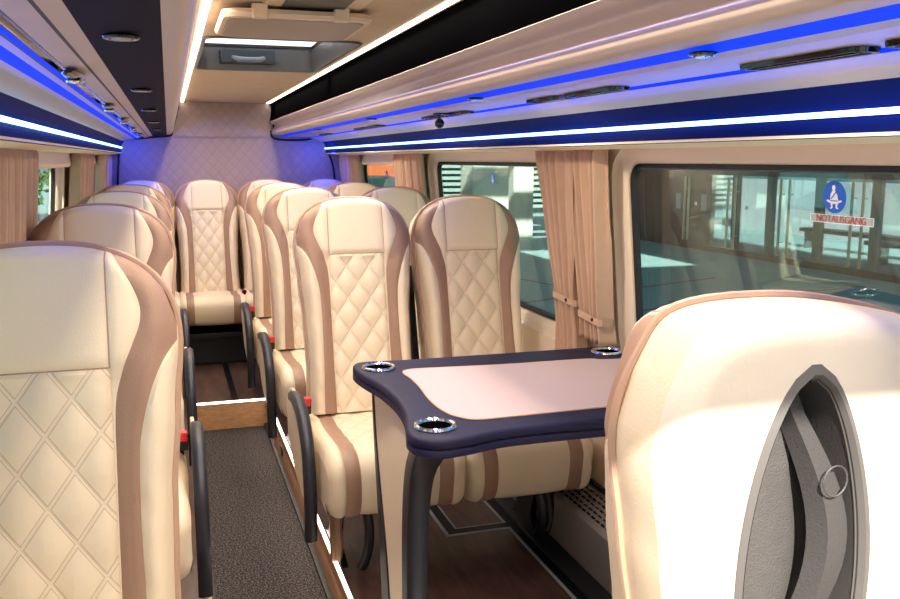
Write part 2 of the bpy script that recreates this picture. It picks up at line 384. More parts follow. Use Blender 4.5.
# ceiling with hatch opening
HX0, HX1, HY0, HY1 = .137, .642, 3.05, 4.12
Z = 1.893; b = MB(); Y0 = -.06
def cq(x0, x1, y0, y1): b.box(x0, x1, y0, y1, Z, Z + .012)
cq(.05, HX0, Y0, YR); cq(HX1, .80, Y0, YR); cq(HX0, HX1, Y0, HY0); cq(HX0, HX1, HY1, YR)
struct(b, 'ceiling', M['ceil'], 'beige suede ceiling lining', smooth=False)
b = MB(); b.box(-.6, HX0, Y0, YR+.06, 1.985, 2.0); b.box(HX1, 1.42, Y0, YR+.06, 1.985, 2.0); b.box(HX0, HX1, Y0, HY0, 1.985, 2.0); b.box(HX0, HX1, HY1, YR+.06, 1.985, 2.0)
b.box(-.6, -.55, Y0, YR+.06, 1.58, 2.0); b.box(1.37, 1.42, Y0, YR+.06, 1.58, 2.0); b.box(-.6, 1.42, YR+.06, YR+.08, -.1, 2.0)
struct(b, 'ceiling', M['black'], 'outer roof skin', smooth=False)

# overhead racks: swept profiles; each run of profile is one part
def sweep(name, prof, y0, y1, m, parent, thick=.006, n=6):
    P = catmull([(x, 0, z) for x, z in prof], n) if len(prof) > 2 else [Vector((x, 0, z)) for x, z in prof]
    nrm = []
    for i in range(len(P)):
        d = (P[min(i+1, len(P)-1)] - P[max(i-1, 0)]).normalized(); nrm.append(Vector((d.z, 0, -d.x)))
    lp = [(p.x, p.z) for p in P] + [(p.x + q.x*thick, p.z + q.z*thick) for p, q in reversed(list(zip(P, nrm)))]
    b = MB(); b.loft([[(x, y, z) for x, z in lp] for y in (y0, y1)]); return b.build(name, m, parent, sharp=40)
YE = YR - .02
rk = empty('overhead_luggage_rack', (.9, 3, 1.65)); tag(rk, 'right overhead rack with black upper fascia and rolled beige edge', 'luggage rack')
rk.location = (0, 0, 0)
sweep('upper_fascia', [(.722, 1.892), (.708, 1.764)], Y0, YE, M['fascia'], rk, -.01)
sweep('lip_panel', [(.706, 1.764), (.716, 1.752), (.738, 1.738), (.733, 1.722), (.722, 1.706)], Y0, YE, M['rackcream'], rk, -.006)
sweep('edge_piping', [(.722, 1.706), (.717, 1.7), (.719, 1.694)], Y0, YE, M['lilac'], rk, -.004)
sweep('rolled_edge', [(.719, 1.694), (.716, 1.682), (.728, 1.672), (.770, 1.668)], Y0, YE, M['rackcream'], rk, -.006)
sweep('blue_light_band', [(.770, 1.668), (.820, 1.662)], Y0, YE, M['ledblue'], rk, -.006)
sweep('lilac_trim', [(.820, 1.662), (.842, 1.657)], Y0, YE, M['lilac'], rk, -.006)
sweep('underside_panel', [(.842, 1.657), (.975, 1.656)], Y0, YE, M['rackcream'], rk, -.006)
sweep('blue_edge_line', [(.975, 1.656), (.985, 1.650)], Y0, YE, M['ledblue'], rk, -.006)
sweep('lower_panel', [(.985, 1.650), (1.03, 1.640), (1.078, 1.624)], Y0, YE, M['rackcream'], rk, -.006)
sweep('rack_back', [(.726, 1.885), (1.20, 1.885), (1.22, 1.66), (1.078, 1.634)], Y0, YE, M['black'], rk, .004, 2)
cv = empty('light_cove', (0, 0, 0)); tag(cv, 'navy cove panel with bright blue light strip above the right windows', 'cove light')
sweep('cove_panel', [(1.078, 1.626), (1.10, 1.60), (1.105, 1.57), (1.098, 1.537)], Y0, YE, M['covenavy'], cv, -.006)
sweep('cove_return', [(1.098, 1.537), (1.20, 1.528), (1.32, 1.530)], Y0, YE, M['wallcream'], cv, -.006, 2)
b = MB(); b.box(1.094, 1.103, Y0, YE, 1.571, 1.581); b.build('light_strip', M['ledb'], cv)
lk = empty('overhead_luggage_rack', (0, 0, 0)); tag(lk, 'left overhead rack with dark underside panel and closed beige side', 'luggage rack')
sweep('side_fascia', [(.088, 1.892), (.080, 1.84), (.06, 1.76), (.045, 1.70), (.03, 1.672), (.0, 1.667)], Y0, YE, M['rackcream'], lk, .006)
sweep('dark_underside_panel', [(.0, 1.667), (-.094, 1.657)], Y0, YE, M['rackdark'], lk, .006)
sweep('slim_beige_panel', [(-.094, 1.657), (-.117, 1.651)], Y0, YE, M['rackcream'], lk, .006)
sweep('seam', [(-.117, 1.651), (-.1215, 1.650)], Y0, YE, M['seam'], lk, .006)
sweep('beige_panel', [(-.1215, 1.650), (-.150, 1.645)], Y0, YE, M['rackcream'], lk, .006)
sweep('glossy_black_channel', [(-.150, 1.645), (-.162, 1.648), (-.166, 1.643)], Y0, YE, M['gloss'], lk, .006, 2)
sweep('blue_light_band', [(-.166, 1.643), (-.176, 1.642)], Y0, YE, M['ledblue'], lk, .006)
sweep('seam', [(-.176, 1.642), (-.179, 1.642)], Y0, YE, M['seam'], lk, .006)
sweep('lilac_trim', [(-.179, 1.642), (-.192, 1.640)], Y0, YE, M['lilac'], lk, .006)
sweep('blue_light_band', [(-.192, 1.640), (-.218, 1.638)], Y0, YE, M['ledblue'], lk, .006)
sweep('lower_panel', [(-.218, 1.638), (-.25, 1.632), (-.288, 1.622)], Y0, YE, M['rackcream'], lk, .006)
sweep('rack_back', [(.080, 1.885), (-.36, 1.885), (-.38, 1.66), (-.288, 1.632)], Y0, YE, M['black'], lk, -.004, 2)
cv = empty('light_cove', (0, 0, 0)); tag(cv, 'navy cove panel with bright blue light strip above the left windows', 'cove light')
sweep('cove_panel', [(-.288, 1.624), (-.302, 1.60), (-.305, 1.57), (-.296, 1.537)], Y0, YE, M['covenavy'], cv, .006)
sweep('cove_return', [(-.296, 1.537), (-.40, 1.528), (-.50, 1.530)], Y0, YE, M['wallcream'], cv, .006, 2)
b = MB(); b.box(-.303, -.294, Y0, YE, 1.571, 1.581); b.build('light_strip', M['ledb'], cv)
strip('ceiling_light_strip', .688, .708, Y0, YE, 1.889, 1.8925, M['ledw'], 'white light strip along the right side of the ceiling', 'ceiling light strips')
strip('ceiling_light_strip', .101, .121, Y0, YE, 1.889, 1.8925, M['ledw'], 'white light strip along the left side of the ceiling', 'ceiling light strips')

# round spotlights under the left rack
spw = ['largest and nearest', 'second from the front', 'third from the front', 'fourth from the front', 'last and smallest towards the rear wall']
for k, y in enumerate((1.27, 2.22, 3.10, 4.1, 5.1)):
    z = lerp(1.667, 1.657, .053/.094) - .004
    r = empty('reading_spotlight', (-.051, y, z)); tag(r, 'black round spotlight under the left rack, ' + spw[k], 'spotlight', 'spotlights under the left rack')
    q = MB(); q.ring((0, 0, 0), .019, .005, 'z', sy=.7); q.build('bezel', M['gloss'], r)
    q = MB(); q.ring((0, 0, -.002), .011, .002, 'z'); q.disc((0, 0, -.003), .0105, .004, 'z'); q.build('lens', M['heater'], r)
# chrome nozzles in the left channel
hw_ = ['nearest and largest', 'second from the front', 'third from the front', 'fourth from the front', 'nearest the rear wall']
for k, y in enumerate((1.66, 2.62, 3.48, 4.45, 5.4)):
    r = empty('air_nozzle', (-.146, y, 1.640)); tag(r, 'chrome air nozzle on the left rack, ' + hw_[k], 'air nozzle', 'air nozzles on the left rack')
    q = MB(); L = []
    for t, s_ in ((-.09, .4), (-.07, .8), (0, 1), (.07, .8), (.09, .4)):
        L.append([(.017*s_*math.cos(a), t, -.001 + .007*s_*math.sin(a)) for a in [2*PI*i/12 for i in range(12)]])
    q.loft(L); q.build('nozzle_body', M['gloss'], r)
    q = MB(); q.ring((0, 0, -.010), .011, .003, 'z'); q.disc((0, 0, -.012), .006, .006, 'z'); q.box(-.004, .018, .0, .03, -.012, -.008); q.build('nozzle', M['chrome'], r)
# right rack service fittings
sw = ['nearest', 'second from the front', 'third from the front', 'smallest, near the rear']
for k, y in enumerate((1.21, 2.27, 3.55, 4.9)):
    r = empty('reading_spotlight', (.785, y, 1.658)); tag(r, 'small black spotlight on the right rack, ' + sw[k], 'spotlight', 'spotlights on the right rack')
    q = MB(); q.ring((0, 0, 0), .018, .0045, 'z', sy=.7); q.build('bezel', M['gloss'], r)
    q = MB(); q.disc((0, 0, -.006), .011, .005, 'z'); q.build('lens', M['chrome'], r)
vw = ['cut by the photo edge', 'long, second from the front', 'nearer one above the curtains', 'farther one above the curtains', 'above the middle window', 'behind the one above the middle window', 'first of the far pair', 'second of the far pair', 'nearest the rear wall']
for k, (ya, yb_) in enumerate(((.72, 1.0), (1.04, 1.32), (1.76, 2.02), (2.06, 2.26), (2.80, 3.02), (3.08, 3.30), (4.05, 4.28), (4.35, 4.6), (5.45, 5.7))):
    r = empty('air_vent', (.945, (ya+yb_)/2, 1.653)); L_ = (yb_ - ya)/2
    tag(r, 'glossy black oblong air vent on the right rack, ' + vw[k], 'air vent', 'air vents on the right rack')
    q = MB(); q.loft([[(x*s_, y*s2, z_) for x, y in rrect(0, 0, .024, L_, .018)] for (s_, s2, z_) in ((1.05, 1.01, .002), (1, 1, -.005), (.8, .94, -.005), (.7, .9, .001))]); q.build('vent_bezel', M['gloss'], r)
    q = MB()
    for t in (-.5, 0, .5): q.box(-.014, .014, t*L_-.002, t*L_+.002, -.004, -.001)
    q.box(-.003, .001, -L_*.85, L_*.85, -.005, -.002)
    q.build('vent_slat', M['gloss'], r)
r = empty('ball_camera', (.90, 2.98, 1.655)); tag(r, 'black round camera hanging under the right rack', 'camera')
q = MB(); q.disc((0, 0, -.004), .022, .004, 'z'); q.tube([(0, 0, 0), (0, 0, -.02)], .005, 8); q.build('mount', M['black'], r)
q = MB(); q.loft([[(.017*math.sin(p)*math.cos(a), .017*math.sin(p)*math.sin(a), -.034 + .017*math.cos(p)) for a in [2*PI*i/16 for i in range(16)]] for p in [PI*(k+.4)/8 for k in range(8)]]); q.build('ball', M['gloss'], r)

# roof hatch
rh = empty('roof_hatch', (0, 0, 0)); tag(rh, 'open roof hatch with dark frame and bright skylight in the ceiling', 'roof hatch')
cy, cx = (HY0+HY1)/2, (HX0+HX1)/2; hw, hl = (HX1-HX0)/2, (HY1-HY0)/2
q = MB(); q.loft([[(x, y, z) for x, y in rrect(cx, cy, hw+e, hl+e, r_)] for (e, z, r_) in ((.015, 1.892, .06), (.012, 1.886, .06), (0, 1.886, .05), (-.004, 1.90, .05), (-.006, 1.985, .045), (-.02, 1.987, .04))], caps=(False, False)); q.build('hatch_frame', M['hatchgrey'], rh)
q = MB(); q.loft([[(x, y, z) for x, y in rrect(cx, cy, hw+.03, hl+.03, .05)] for z in (2.004, 2.006)])
m_ = mat('frosted_skylight', (.9, .93, .95), .4); t_ = m_.node_tree; tl = t_.nodes.new('ShaderNodeBsdfTranslucent'); tl.inputs[0].default_value = (.95, .97, 1, 1)
mx_ = t_.nodes.new('ShaderNodeMixShader'); mx_.inputs[0].default_value = .85; t_.links.new(t_.nodes['Principled BSDF'].outputs[0], mx_.inputs[1]); t_.links.new(tl.outputs[0], mx_.inputs[2]); t_.links.new(mx_.outputs[0], t_.nodes['Material Output'].inputs[0])
sk = q.build('skylight', m_, rh)
q = MB(); yb_ = HY1 - .012
q.loft([[(x, yb_-.05, z) for x, z in rrect(.355, 1.942, .115, .026, .01)], [(x, yb_, z) for x, z in rrect(.355, 1.942, .12, .03, .01)]]); q.build('latch_block', mat('dark_latch', (.02, .03, .05), .35), rh)
q = MB(); q.tube(catmull([(.29, yb_-.05, 1.935), (.31, yb_-.10, 1.925), (.355, yb_-.11, 1.922), (.40, yb_-.10, 1.925), (.42, yb_-.05, 1.935)], 4), .011, 8); q.build('handle', mat('blue_grey_handle', (.16, .19, .25), .35), rh)
fl = MB()
def flap_loop(e, z): return [(x, y, z) for x, y in rrect(.343, 2.575, .194+e, .205+e, .05)]
fl.loft([flap_loop(-.03, 1.880), flap_loop(0, 1.877), flap_loop(.003, 1.866), flap_loop(-.003, 1.857), flap_loop(-.012, 1.855), flap_loop(-.016, 1.858)])
o = fl.build('roof_hatch_cover', M['plate']); tag(o, 'beige hinged cover plate hanging below the roof hatch', 'hatch cover')
q = MB(); q.loft([flap_loop(-.016, 1.858), flap_loop(-.018, 1.854), flap_loop(-.026, 1.852)]); q.build('inner_panel', mat('taupe_hatch_panel', (.27, .23, .21), .5), o)
for x in (.24, .45):
    q = MB(); q.box(x-.02, x+.02, 2.362, 2.385, 1.853, 1.89); q.build('hinge', M['plate'], o, bevel=.004)
v = empty('ceiling_air_outlet', (0, 0, 0)); tag(v, 'dark ceiling panel in a beige frame in front of the hatch', 'air outlet')
q = MB(); q.loft([[(x, y, z) for x, y in rrect(.375, 2.2, .125, .36, .02)] for z in (1.893, 1.886)]); q.build('frame', M['plate'], v)
q = MB(); q.loft([[(x, y, z) for x, y in rrect(.375, 2.2, .08, .27, .008)] for z in (1.886, 1.883)]); q.build('dark_panel', M['black'], v)
for x, y in ((.27, 2.50), (.48, 2.50)):
    q = MB(); q.disc((x, y, 1.884), .006, .003, 'z', 12); q.build('screw', M['chrome'], v)

# ------------------------------------------------------------------ seats
W_, HS, HA, NP = .215, .62, .175, 2.4           # half width, shoulder height, height of the arched top
WP = [(0, .196), (.18, .190), (.36, .194), (.50, .205), (.62, .215)]
def cr(pts, t):
    if t <= pts[0][0]: return pts[0][1]
    for i in range(len(pts)-1):
        if t <= pts[i+1][0]:
            a = pts[max(i-1, 0)]; b_ = pts[i]; c = pts[i+1]; d = pts[min(i+2, len(pts)-1)]
            q = (t-b_[0])/(c[0]-b_[0]); k = c[0]-b_[0]
            m0 = (c[1]-a[1])/(c[0]-a[0])*k if c[0] != a[0] else 0; m1 = (d[1]-b_[1])/(d[0]-b_[0])*k if d[0] != b_[0] else 0
            return (2*q**3-3*q*q+1)*b_[1] + (q**3-2*q*q+q)*m0 + (-2*q**3+3*q*q)*c[1] + (q**3-q*q)*m1
    return pts[-1][1]
XI = [(0, .106), (.42, .107), (.52, .110), (.575, .124), (.62, .142), (.66, .153), (.70, .154), (.74, .142), (.775, .122), (.80, .108)]
XO = [(0, .150), (.30, .142), (.44, .145), (.50, .156), (.55, .172), (.59, .191), (.62, .2125)]
def outline(h): return interp(WP, h)
def col_breaks(h, up):
    """panel seams at height h (below the shoulder) or at fraction up of the arched top"""
    if up is None:
        w = outline(h); xh = .103; xi = max(cr(XI, h), xh + .001); xo = min(cr(XO, h), w - .0015)
    else:
        w = W_; g = HS + up*.18; xh = .103 - .001*up; xi = max(cr(XI, g), xh + .001); xo = min(.2125 + .001*up, w - .0015)
    return w, xh, xi, xo
def back_grid(side):
    """side -1 = front face (towards -y), +1 = rear face"""
    rows = []
    hs = list(np.linspace(0, HS, 74)); ups = list(np.linspace(0, 1, 24))[1:]
    sub = [5, 5, 5, 34, 5, 5, 5]
    for h, up in [(h, None) for h in hs] + [(HS, u) for u in ups]:
        w, xh, xi, xo = col_breaks(h, up)
        br = [-w, -xo, -xi, -xh, xh, xi, xo, w]; row = []
        for p in range(7):
            for k in range(sub[p] + (1 if p == 6 else 0)):
                f = k / sub[p]; x = br[p] + (br[p+1]-br[p])*f
                if up is None: z = h
                else: z = HS + up * HA * max(0, 1 - abs(x/W_)**NP)**(1/NP)
                if up is None: rho = abs(x)/w
                else: rho = min(1, (abs(x/W_)**NP + ((z-HS)/HA)**NP)**(1/NP))
                e = (1-rho)*W_
                r_ = .04; q = min(e/r_, 1); rd = math.sqrt(max(0, 1-(1-q)**2))
                if side < 0:
                    T = .060 + .022*interp([(.10, 0), (.18, 1), (.21, 1)], abs(x)) * interp([(0, .4), (.2, 1), (.5, 1), (.62, .35), (.7, .0)], z)
                    T += .012*interp([(.55, 0), (.60, 1), (.74, 1)], z) * interp([(0, 1), (.11, 1), (.17, 0)], abs(x))
                    pil = (1-(2*f-1)**8) * .006 * min(1, abs(br[p+1]-br[p])/.03)
                    if p == 3:
                        if z < .573:
                            a_ = x/.085 + z/.118; b_ = x/.085 - z/.118
                            pil += .0045*math.sqrt(abs(math.sin(PI*a_)*math.sin(PI*b_))) + .002
                        pil *= min(1, abs(z-.578)/.008 + .15)
                    if p in (0, 6): pil += .0016*math.sin(z*70+3*x*40)*math.sin(z*23)*(1 if z < .5 else 0)
                    y = -(T*rd + pil*rd)
                else:
                    y = .085 + .040*rd + .006*(1-(x/W_)**2)
                    # oval grip recess
                    ow = recess_w(z)
                    if ow > 0:
                        t = abs(x)/ow
                        if t < 1: y -= .075*min(1, (1-t)*5)*min(1, (z-RB)/.02, (RT-z)/.02)
                row.append((x, y, z))
        rows.append(row)
    pm = []
    for p in range(7): pm += [p]*sub[p]
    return rows, pm
RB, RT = .25, .728
def recess_w(z):
    if z <= RB or z >= RT: return 0
    t = (z-RB)/(RT-RB); return .074*(math.sin(PI*t**.80))**.52 if t < 1 else 0
def backrest_mesh():
    F, pm = back_grid(-1); B, _ = back_grid(1)
    nr, nc = len(F), len(F[0]); vs = [v for r in F for v in r]; fs = []; ms = []
    for r in range(nr-1):
        for c in range(nc-1):
            p = pm[c]; z = (F[r][c][2] + F[r+1][c][2])/2
            fs.append((r*nc+c, r*nc+c+1, (r+1)*nc+c+1, (r+1)*nc+c))
            ms.append(1 if p in (1, 5) else (2 if p == 3 and z < .578 else 0))
    o = len(vs); vs += [v for r in B for v in r]
    for r in range(nr-1):
        for c in range(nc-1):
            fs.append((o+r*nc+c, o+(r+1)*nc+c, o+(r+1)*nc+c+1, o+r*nc+c+1)); ms.append(3)
    bd = [(r, 0) for r in range(nr)] + [(nr-1, c) for c in range(1, nc)] + [(r, nc-1) for r in range(nr-2, -1, -1)] + [(0, c) for c in range(nc-2, 0, -1)]
    n = len(bd); rings = []
    fi = [r*nc+c for r, c in bd]; bi = [o+r*nc+c for r, c in bd]
    for t in (.25, .5, .75):
        st = len(vs)
        for (r, c) in bd:
            a = F[r][c]; b2 = B[r][c]; k = 1 + .02*math.sin(PI*t)
            vs.append((a[0]*k, a[1]+(b2[1]-a[1])*t, a[2] + (.003*math.sin(PI*t) if a[2] > .3 else 0)))
        rings.append([st+i for i in range(n)])
    seq = [fi] + rings + [bi]
    for k in range(4):
        for i in range(n):
            j = (i+1) % n; q = (seq[k][i], seq[k+1][i], seq[k+1][j], seq[k][j])
            fs.append(q); ms.append(0)
    return vs, fs, ms
def rot_pts(o, a):
    o.data.transform(Matrix.Rotation(a, 4, 'X'))
REC = math.radians(-13)
PIV = (0, 0, .42)
def outline_pts(y, grow=0, zmin=.0):
    pts = []
    for h in np.linspace(zmin, HS, 16): pts.append((-(outline(h)+grow), y, h))
    for a in np.linspace(0, PI, 30)[1:-1]:
        c, s_ = math.cos(a), math.sin(a); x = -math.copysign(abs(c)**(2/NP), c)*(W_+grow); z = HS + abs(s_)**(2/NP)*(HA+grow)
        pts.append((x, y, z))
    for h in np.linspace(HS, zmin, 16): pts.append(((outline(h)+grow), y, h))
    return pts

def cushion_mesh():
    """path runs from the back of the top, over the front roll, down the front"""
    P = catmull([(0, .02, .425), (0, -.15, .418), (0, -.33, .425), (0, -.45, .437), (0, -.525, .428), (0, -.568, .39), (0, -.575, .33), (0, -.560, .27), (0, -.535, .240), (0, -.49, .228)], 6)
    Wc = .222; sub = [8, 5, 26, 5, 8]; br = [-Wc, -.172, -.125, .125, .172, Wc]
    rows = []; n = len(P)
    cen = Vector((0, -.30, .33))
    S = [0]
    for i in range(1, n): S.append(S[-1] + (P[i]-P[i-1]).length)
    for i, p in enumerate(P):
        d = (P[min(i+1, n-1)]-P[max(i-1, 0)]).normalized(); nm = Vector((0, d.z, -d.y))
        row = []
        for q in range(5):
            for k in range(sub[q] + (1 if q == 4 else 0)):
                f = k/sub[q]; x = br[q]+(br[q+1]-br[q])*f
                e = Wc-abs(x); rr = min(e/.045, 1); rd = 1-math.sqrt(max(0, 1-(1-rr)**2))
                pil = (1-(2*f-1)**4)*.005
                off = pil - .045*rd
                if q == 2 and P[i].y > -.46 and P[i].z > .4:
                    a_ = x/.085+p.y/.118; b_ = x/.085-p.y/.118; off += .005*math.sqrt(abs(math.sin(PI*a_)*math.sin(PI*b_)))
                if q in (0, 4): off += .006*interp([(.4, 0), (1, 1)], abs(x)/Wc)*.6 + .002*math.sin(S[i]*55+x*30)
                v = p + nm*(-off if nm.z*0+((p+nm*.01)-cen).length < (p-cen).length else off)
                row.append((x + math.copysign(.004*math.sin(S[i]*9), x)*abs(x)/Wc, v.y, v.z))
        rows.append(row)
    nc = len(rows[0]); vs = [v for r in rows for v in r]; fs = []; ms = []; pm = []
    for q in range(5): pm += [q]*sub[q]
    for r in range(n-1):
        for c in range(nc-1):
            fs.append((r*nc+c, (r+1)*nc+c, (r+1)*nc+c+1, r*nc+c+1)); ms.append(1 if pm[c] in (1, 3) else (2 if pm[c] == 2 and P[r].y > -.46 and P[r].z > .4 else 0))
    # sides and underside
    for c, flip in ((0, 1), (nc-1, 0)):
        a = [r*nc+c for r in range(n)]; k = len(vs); x = rows[0][c][0]
        vs += [(x, -.49, .235), (x, .02, .235)]
        f = a + [k+0, k+1]; fs.append(tuple(f) if flip else tuple(reversed(f))); ms.append(0)
    k = len(vs) - 4
    fs.append((k, k+1, k+3, k+2)); ms.append(3)
    return vs, fs, ms

def make_seat():
    root = empty('passenger_seat')
    vs, fs, ms = backrest_mesh()
    bk = mesh_obj('backrest', vs, fs, [M['cream'], M['band'], M['quilt'], M['shell']], root, ms, True, 50)
    bk.location = PIV; bk.rotation_euler = (REC, 0, 0)
    q = MB(); q.tube(outline_pts(-.004, .002), .0065, 7); p = q.build('piping', M['piping'], bk)
    rows, pm = back_grid(-1); c0 = pm.index(3); c1 = c0 + 34
    r0 = min(range(len(rows)), key=lambda r: abs(rows[r][c0][2]-.578) if r < 74 else 9)
    lift = lambda v: (v[0], v[1]-.0004, v[2])
    q = MB(); q.tube([lift(rows[r][c0]) for r in range(len(rows)-1, r0-1, -1)] + [lift(rows[r0][c]) for c in range(c0+1, c1+1)] + [lift(rows[r][c1]) for r in range(r0+1, len(rows))], .0016, 5)
    q.build('headrest_seam', M['piping'], bk)
    # rear grip: rim, bowl and rib
    pts = []
    zs = [RB + (RT-RB)*t for t in np.linspace(.002, .998, 34)]
    Lp = [(-recess_w(z), z) for z in zs]; Rp = [(recess_w(z), z) for z in reversed(zs)]
    loop = Lp + Rp; yb = .133
    gr = MB(); N = len(loop); cz = (RB+RT)/2
    def sc(k): return [(x*k, z_) for x, z_ in [(x, cz+(z-cz)*(1-(1-k)*.45)) for x, z in loop]]
    gr.loft([[(x, y, z) for x, z in sc(k)] for k, y in ((1.17, yb-.014), (1.12, yb-.001), (1.02, yb+.003), (.93, yb-.006))], caps=(False, False)); g = gr.build('grip_rim', M['greyrim'], bk)
    gr = MB(); gr.loft([[(x, y, z) for x, z in sc(k)] for k, y in ((.95, yb-.002), (.90, yb-.03), (.84, yb-.060), (.2, yb-.068))], caps=(False, True)); gr.build('grip_recess', M['grey'], bk)
    gr = MB(); L = []
    for t in np.linspace(0, 1, 22):
        z = lerp(RT-.025, RB+.03, t); wd = .011 + .010*math.sin(PI*min(1, t*1.2)); xx = lerp(.015, -recess_w(z)*.66, min(1, math.sin(PI*min(t*1.0+.08, 1))))
        yy = yb-.052 + .040*math.sin(PI*min(1, t*.9+.08)); L.append([(xx-wd, yy-.02, z), (xx-wd*.7, yy, z), (xx+wd*.5, yy+.003, z), (xx+wd, yy-.02, z)])
    gr.loft(L); gr.build('grip_handle', M['grey'], bk)
    gr = MB(); L = []
    for t in np.linspace(0, 1, 14):
        z = lerp(RT-.06, RB+.05, t); ww = recess_w(z)*.42*math.sin(PI*(.12+.76*t)); L.append([(-.004-ww*1.2, yb-.066, z), (-.004-ww*.4, yb-.052, z), (.012+ww*.4, yb-.050, z), (.02+ww*1.3, yb-.056, z)])
    gr.loft(L, closed=False, caps=(False, False)); gr.build('grip_lining', M['greylt'], bk)
    gr = MB(); L = [(-.036+.014*math.cos(a), yb-.006, .595+.019*math.sin(a)) for a in [2*PI*i/16 for i in range(17)]]; gr.tube(L, .0012, 5); gr.build('pull_ring', M['grey'], bk)
    vs, fs, ms = cushion_mesh()
    mesh_obj('seat_cushion', vs, fs, [M['cream'], M['band'], M['quiltseat'], M['black']], root, ms, True, 50)
    # pedestal
    q = MB(); q.box(-.18, .18, -.44, -.02, .195, .232); q.build('seat_frame', M['blackmetal'], root, bevel=.006)
    for x in (-.15, .15):
        q = MB(); L = []
        for (y, z, wy) in ((-.24, .197, .15), (-.24, .14, .09), (-.23, .06, .07), (-.23, .022, .10), (-.23, .0, .17)):
            L.append([(x+a*.012, y+c*wy/1.0, z) for a, c in ((-1, -1), (1, -1), (1, 1), (-1, 1))])
        q.loft(L); q.build('leg', M['blackmetal'], root, bevel=.004)
    return root
def add_arm(root, s):
    """side shield with the folded black armrest; s = +1 on the seat's +x side"""
    x = s*.247
    q = MB(); sh = [(.24, .40), (.18, .47), (.06, .505), (-.10, .505), (-.22, .47), (-.33, .39), (-.37, .30), (-.36, .20), (-.20, .17), (.02, .20), (.18, .28)]
    lp = catmull([(0, a, b_) for a, b_ in sh] + [(0, .24, .40)], 4)[:-1]
    q.loft([[(x - s*.006, v.y, v.z) for v in lp], [(x + s*.006, v.y, v.z) for v in lp]]); side = q.build('side_shield', M['cream'], root, bevel=.003)
    q = MB(); q.disc((x + s*.0065, -.19, .37), .020, s*.002, 'x', 20); q.build('round_badge', M['lilac'], side)
    q = MB(); P = catmull([(0, -.02, .500), (0, -.12, .512), (0, -.24, .492), (0, -.335, .42), (0, -.372, .33), (0, -.38, .22), (0, -.37, .10)], 5); L = []
    for i, p in enumerate(P):
        d = (P[min(i+1, len(P)-1)]-P[max(i-1, 0)]).normalized(); nm = Vector((0, -d.z, d.y)); t = i/(len(P)-1)
        w2 = interp([(0, .018), (.3, .024), (.8, .021), (1, .016)], t); hx = .020
        L.append([p + nm*a*w2 + Vector((x + s*.010 + b_*hx, 0, 0)) for a, b_ in ((-.6, -1), (.6, -1), (1, -.5), (1, .5), (.6, 1), (-.6, 1), (-1, .5), (-1, -.5))])
    q.loft(L); q.build('armrest', M['armblack'], root, sharp=50)
    q = MB(); q.disc((x, -.04, .492), .026, s*.018, 'x', 16); q.build('armrest_hinge', M['cream'], root)
def add_buckle(root, s, y=-.06, dz=0):
    q = MB(); q.tube([(s*.205, y+.06, .36), (s*.212, y+.03, .43+dz), (s*.214, y, .455+dz)], .008, 6)
    q.loft([[(s*.216+a, y+b_, .44+dz) for a, b_ in ((-.014, -.012), (.014, -.012), (.014, .012), (-.014, .012))], [(s*.218+a, y-.02+b_, .50+dz) for a, b_ in ((-.015, -.012), (.015, -.012), (.015, .012), (-.015, .012))]])
    o = q.build('belt_buckle', M['black'], root, bevel=.002)
    q = MB(); q.box(s*.218-.011, s*.218+.011, y-.040, y-.008, .478+dz, .507+dz); q.build('release_button', M['red'], o, bevel=.003)

proto = make_seat()
seats = []
def seat(x, y0, rz, label, arm, buckles=(1,), dz=0, group='quilted passenger seats'):
    s = proto if not seats else copy_tree(proto)
    seats.append((s, arm, buckles)); s.location = (x, y0, PZ+dz); s.rotation_euler = (0, 0, rz); tag(s, label, 'seat', group)
    return s
LX = -.212; RA, RW = .648, 1.098
seat(LX, 1.48, 0, 'cream quilted seat in the left foreground, nearest of the left row', 1)
seat(LX, 2.86, 0, 'second cream seat from the front in the left row', 1)
seat(LX, 4.02, 0, 'third cream seat from the front in the left row', 1)
seat(LX, 5.10, 0, 'fourth cream seat from the front in the left row', 1)
sA = seat(RA, 3.14, 0, 'cream seat beside the aisle, facing the table', -1, (-1,))
sAw = seat(RW, 3.14, 0, 'cream seat by the tied curtains, facing the table', 0, ())
seat(RA, 4.29, 0, 'aisle seat directly behind the table seats on the right', -1, (-1,))
seat(RW, 4.29, 0, 'window seat in front of the rear right window, behind the table seats', 0, ())
seat(RA-.01, 5.22, 0, 'right aisle seat just in front of the back row', -1, (-1,))
seat(RW-.02, 5.22, 0, 'right window seat just in front of the back row', 0, ())
YB = 6.20
R1 = seat(-.178, YB, 0, 'back row seat at the left window, mostly hidden by the left seats', 0, ())
R2 = seat(.238, YB, 0, 'back row seat facing straight down the aisle', 0, ())
R3 = seat(.655, YB, 0, 'back row seat right of the one at the end of the aisle', 0, ())
R4 = seat(1.065, YB, 0, 'back row seat in the far right corner under blue light', 0, ())
NS = seat(.768, .95, PI, 'large near seat seen from behind with oval grey grip recess', 0, ())
for ch in NS.children:
    if ch.name.startswith('backrest'):
        ch.rotation_euler = (math.radians(-1), 0, 0); ch.location.z -= .045
        for o in [ch] + list(ch.children):           # this seat is wider at the shoulder, with its grip nearer the aisle
            o.data = o.data.copy()
            for v_ in o.data.vertices:
                x, y, z = v_.co; k = 1.19 * interp([(.10, .86), (.66, 1)], z)
                v_.co.x = x*k + .080*math.exp(-(x/.16)**4)
for s in (sA, seats[6][0], seats[8][0]): bpy.data.objects.remove([c for c in s.children if c.name.startswith('leg')][1])
for s in (sAw, seats[7][0], seats[9][0]): bpy.data.objects.remove([c for c in s.children if c.name.startswith('leg')][0])
for s in (sAw, seats[7][0], seats[9][0]): [c for c in s.children if c.name.startswith('leg')][0].location.x = -.035
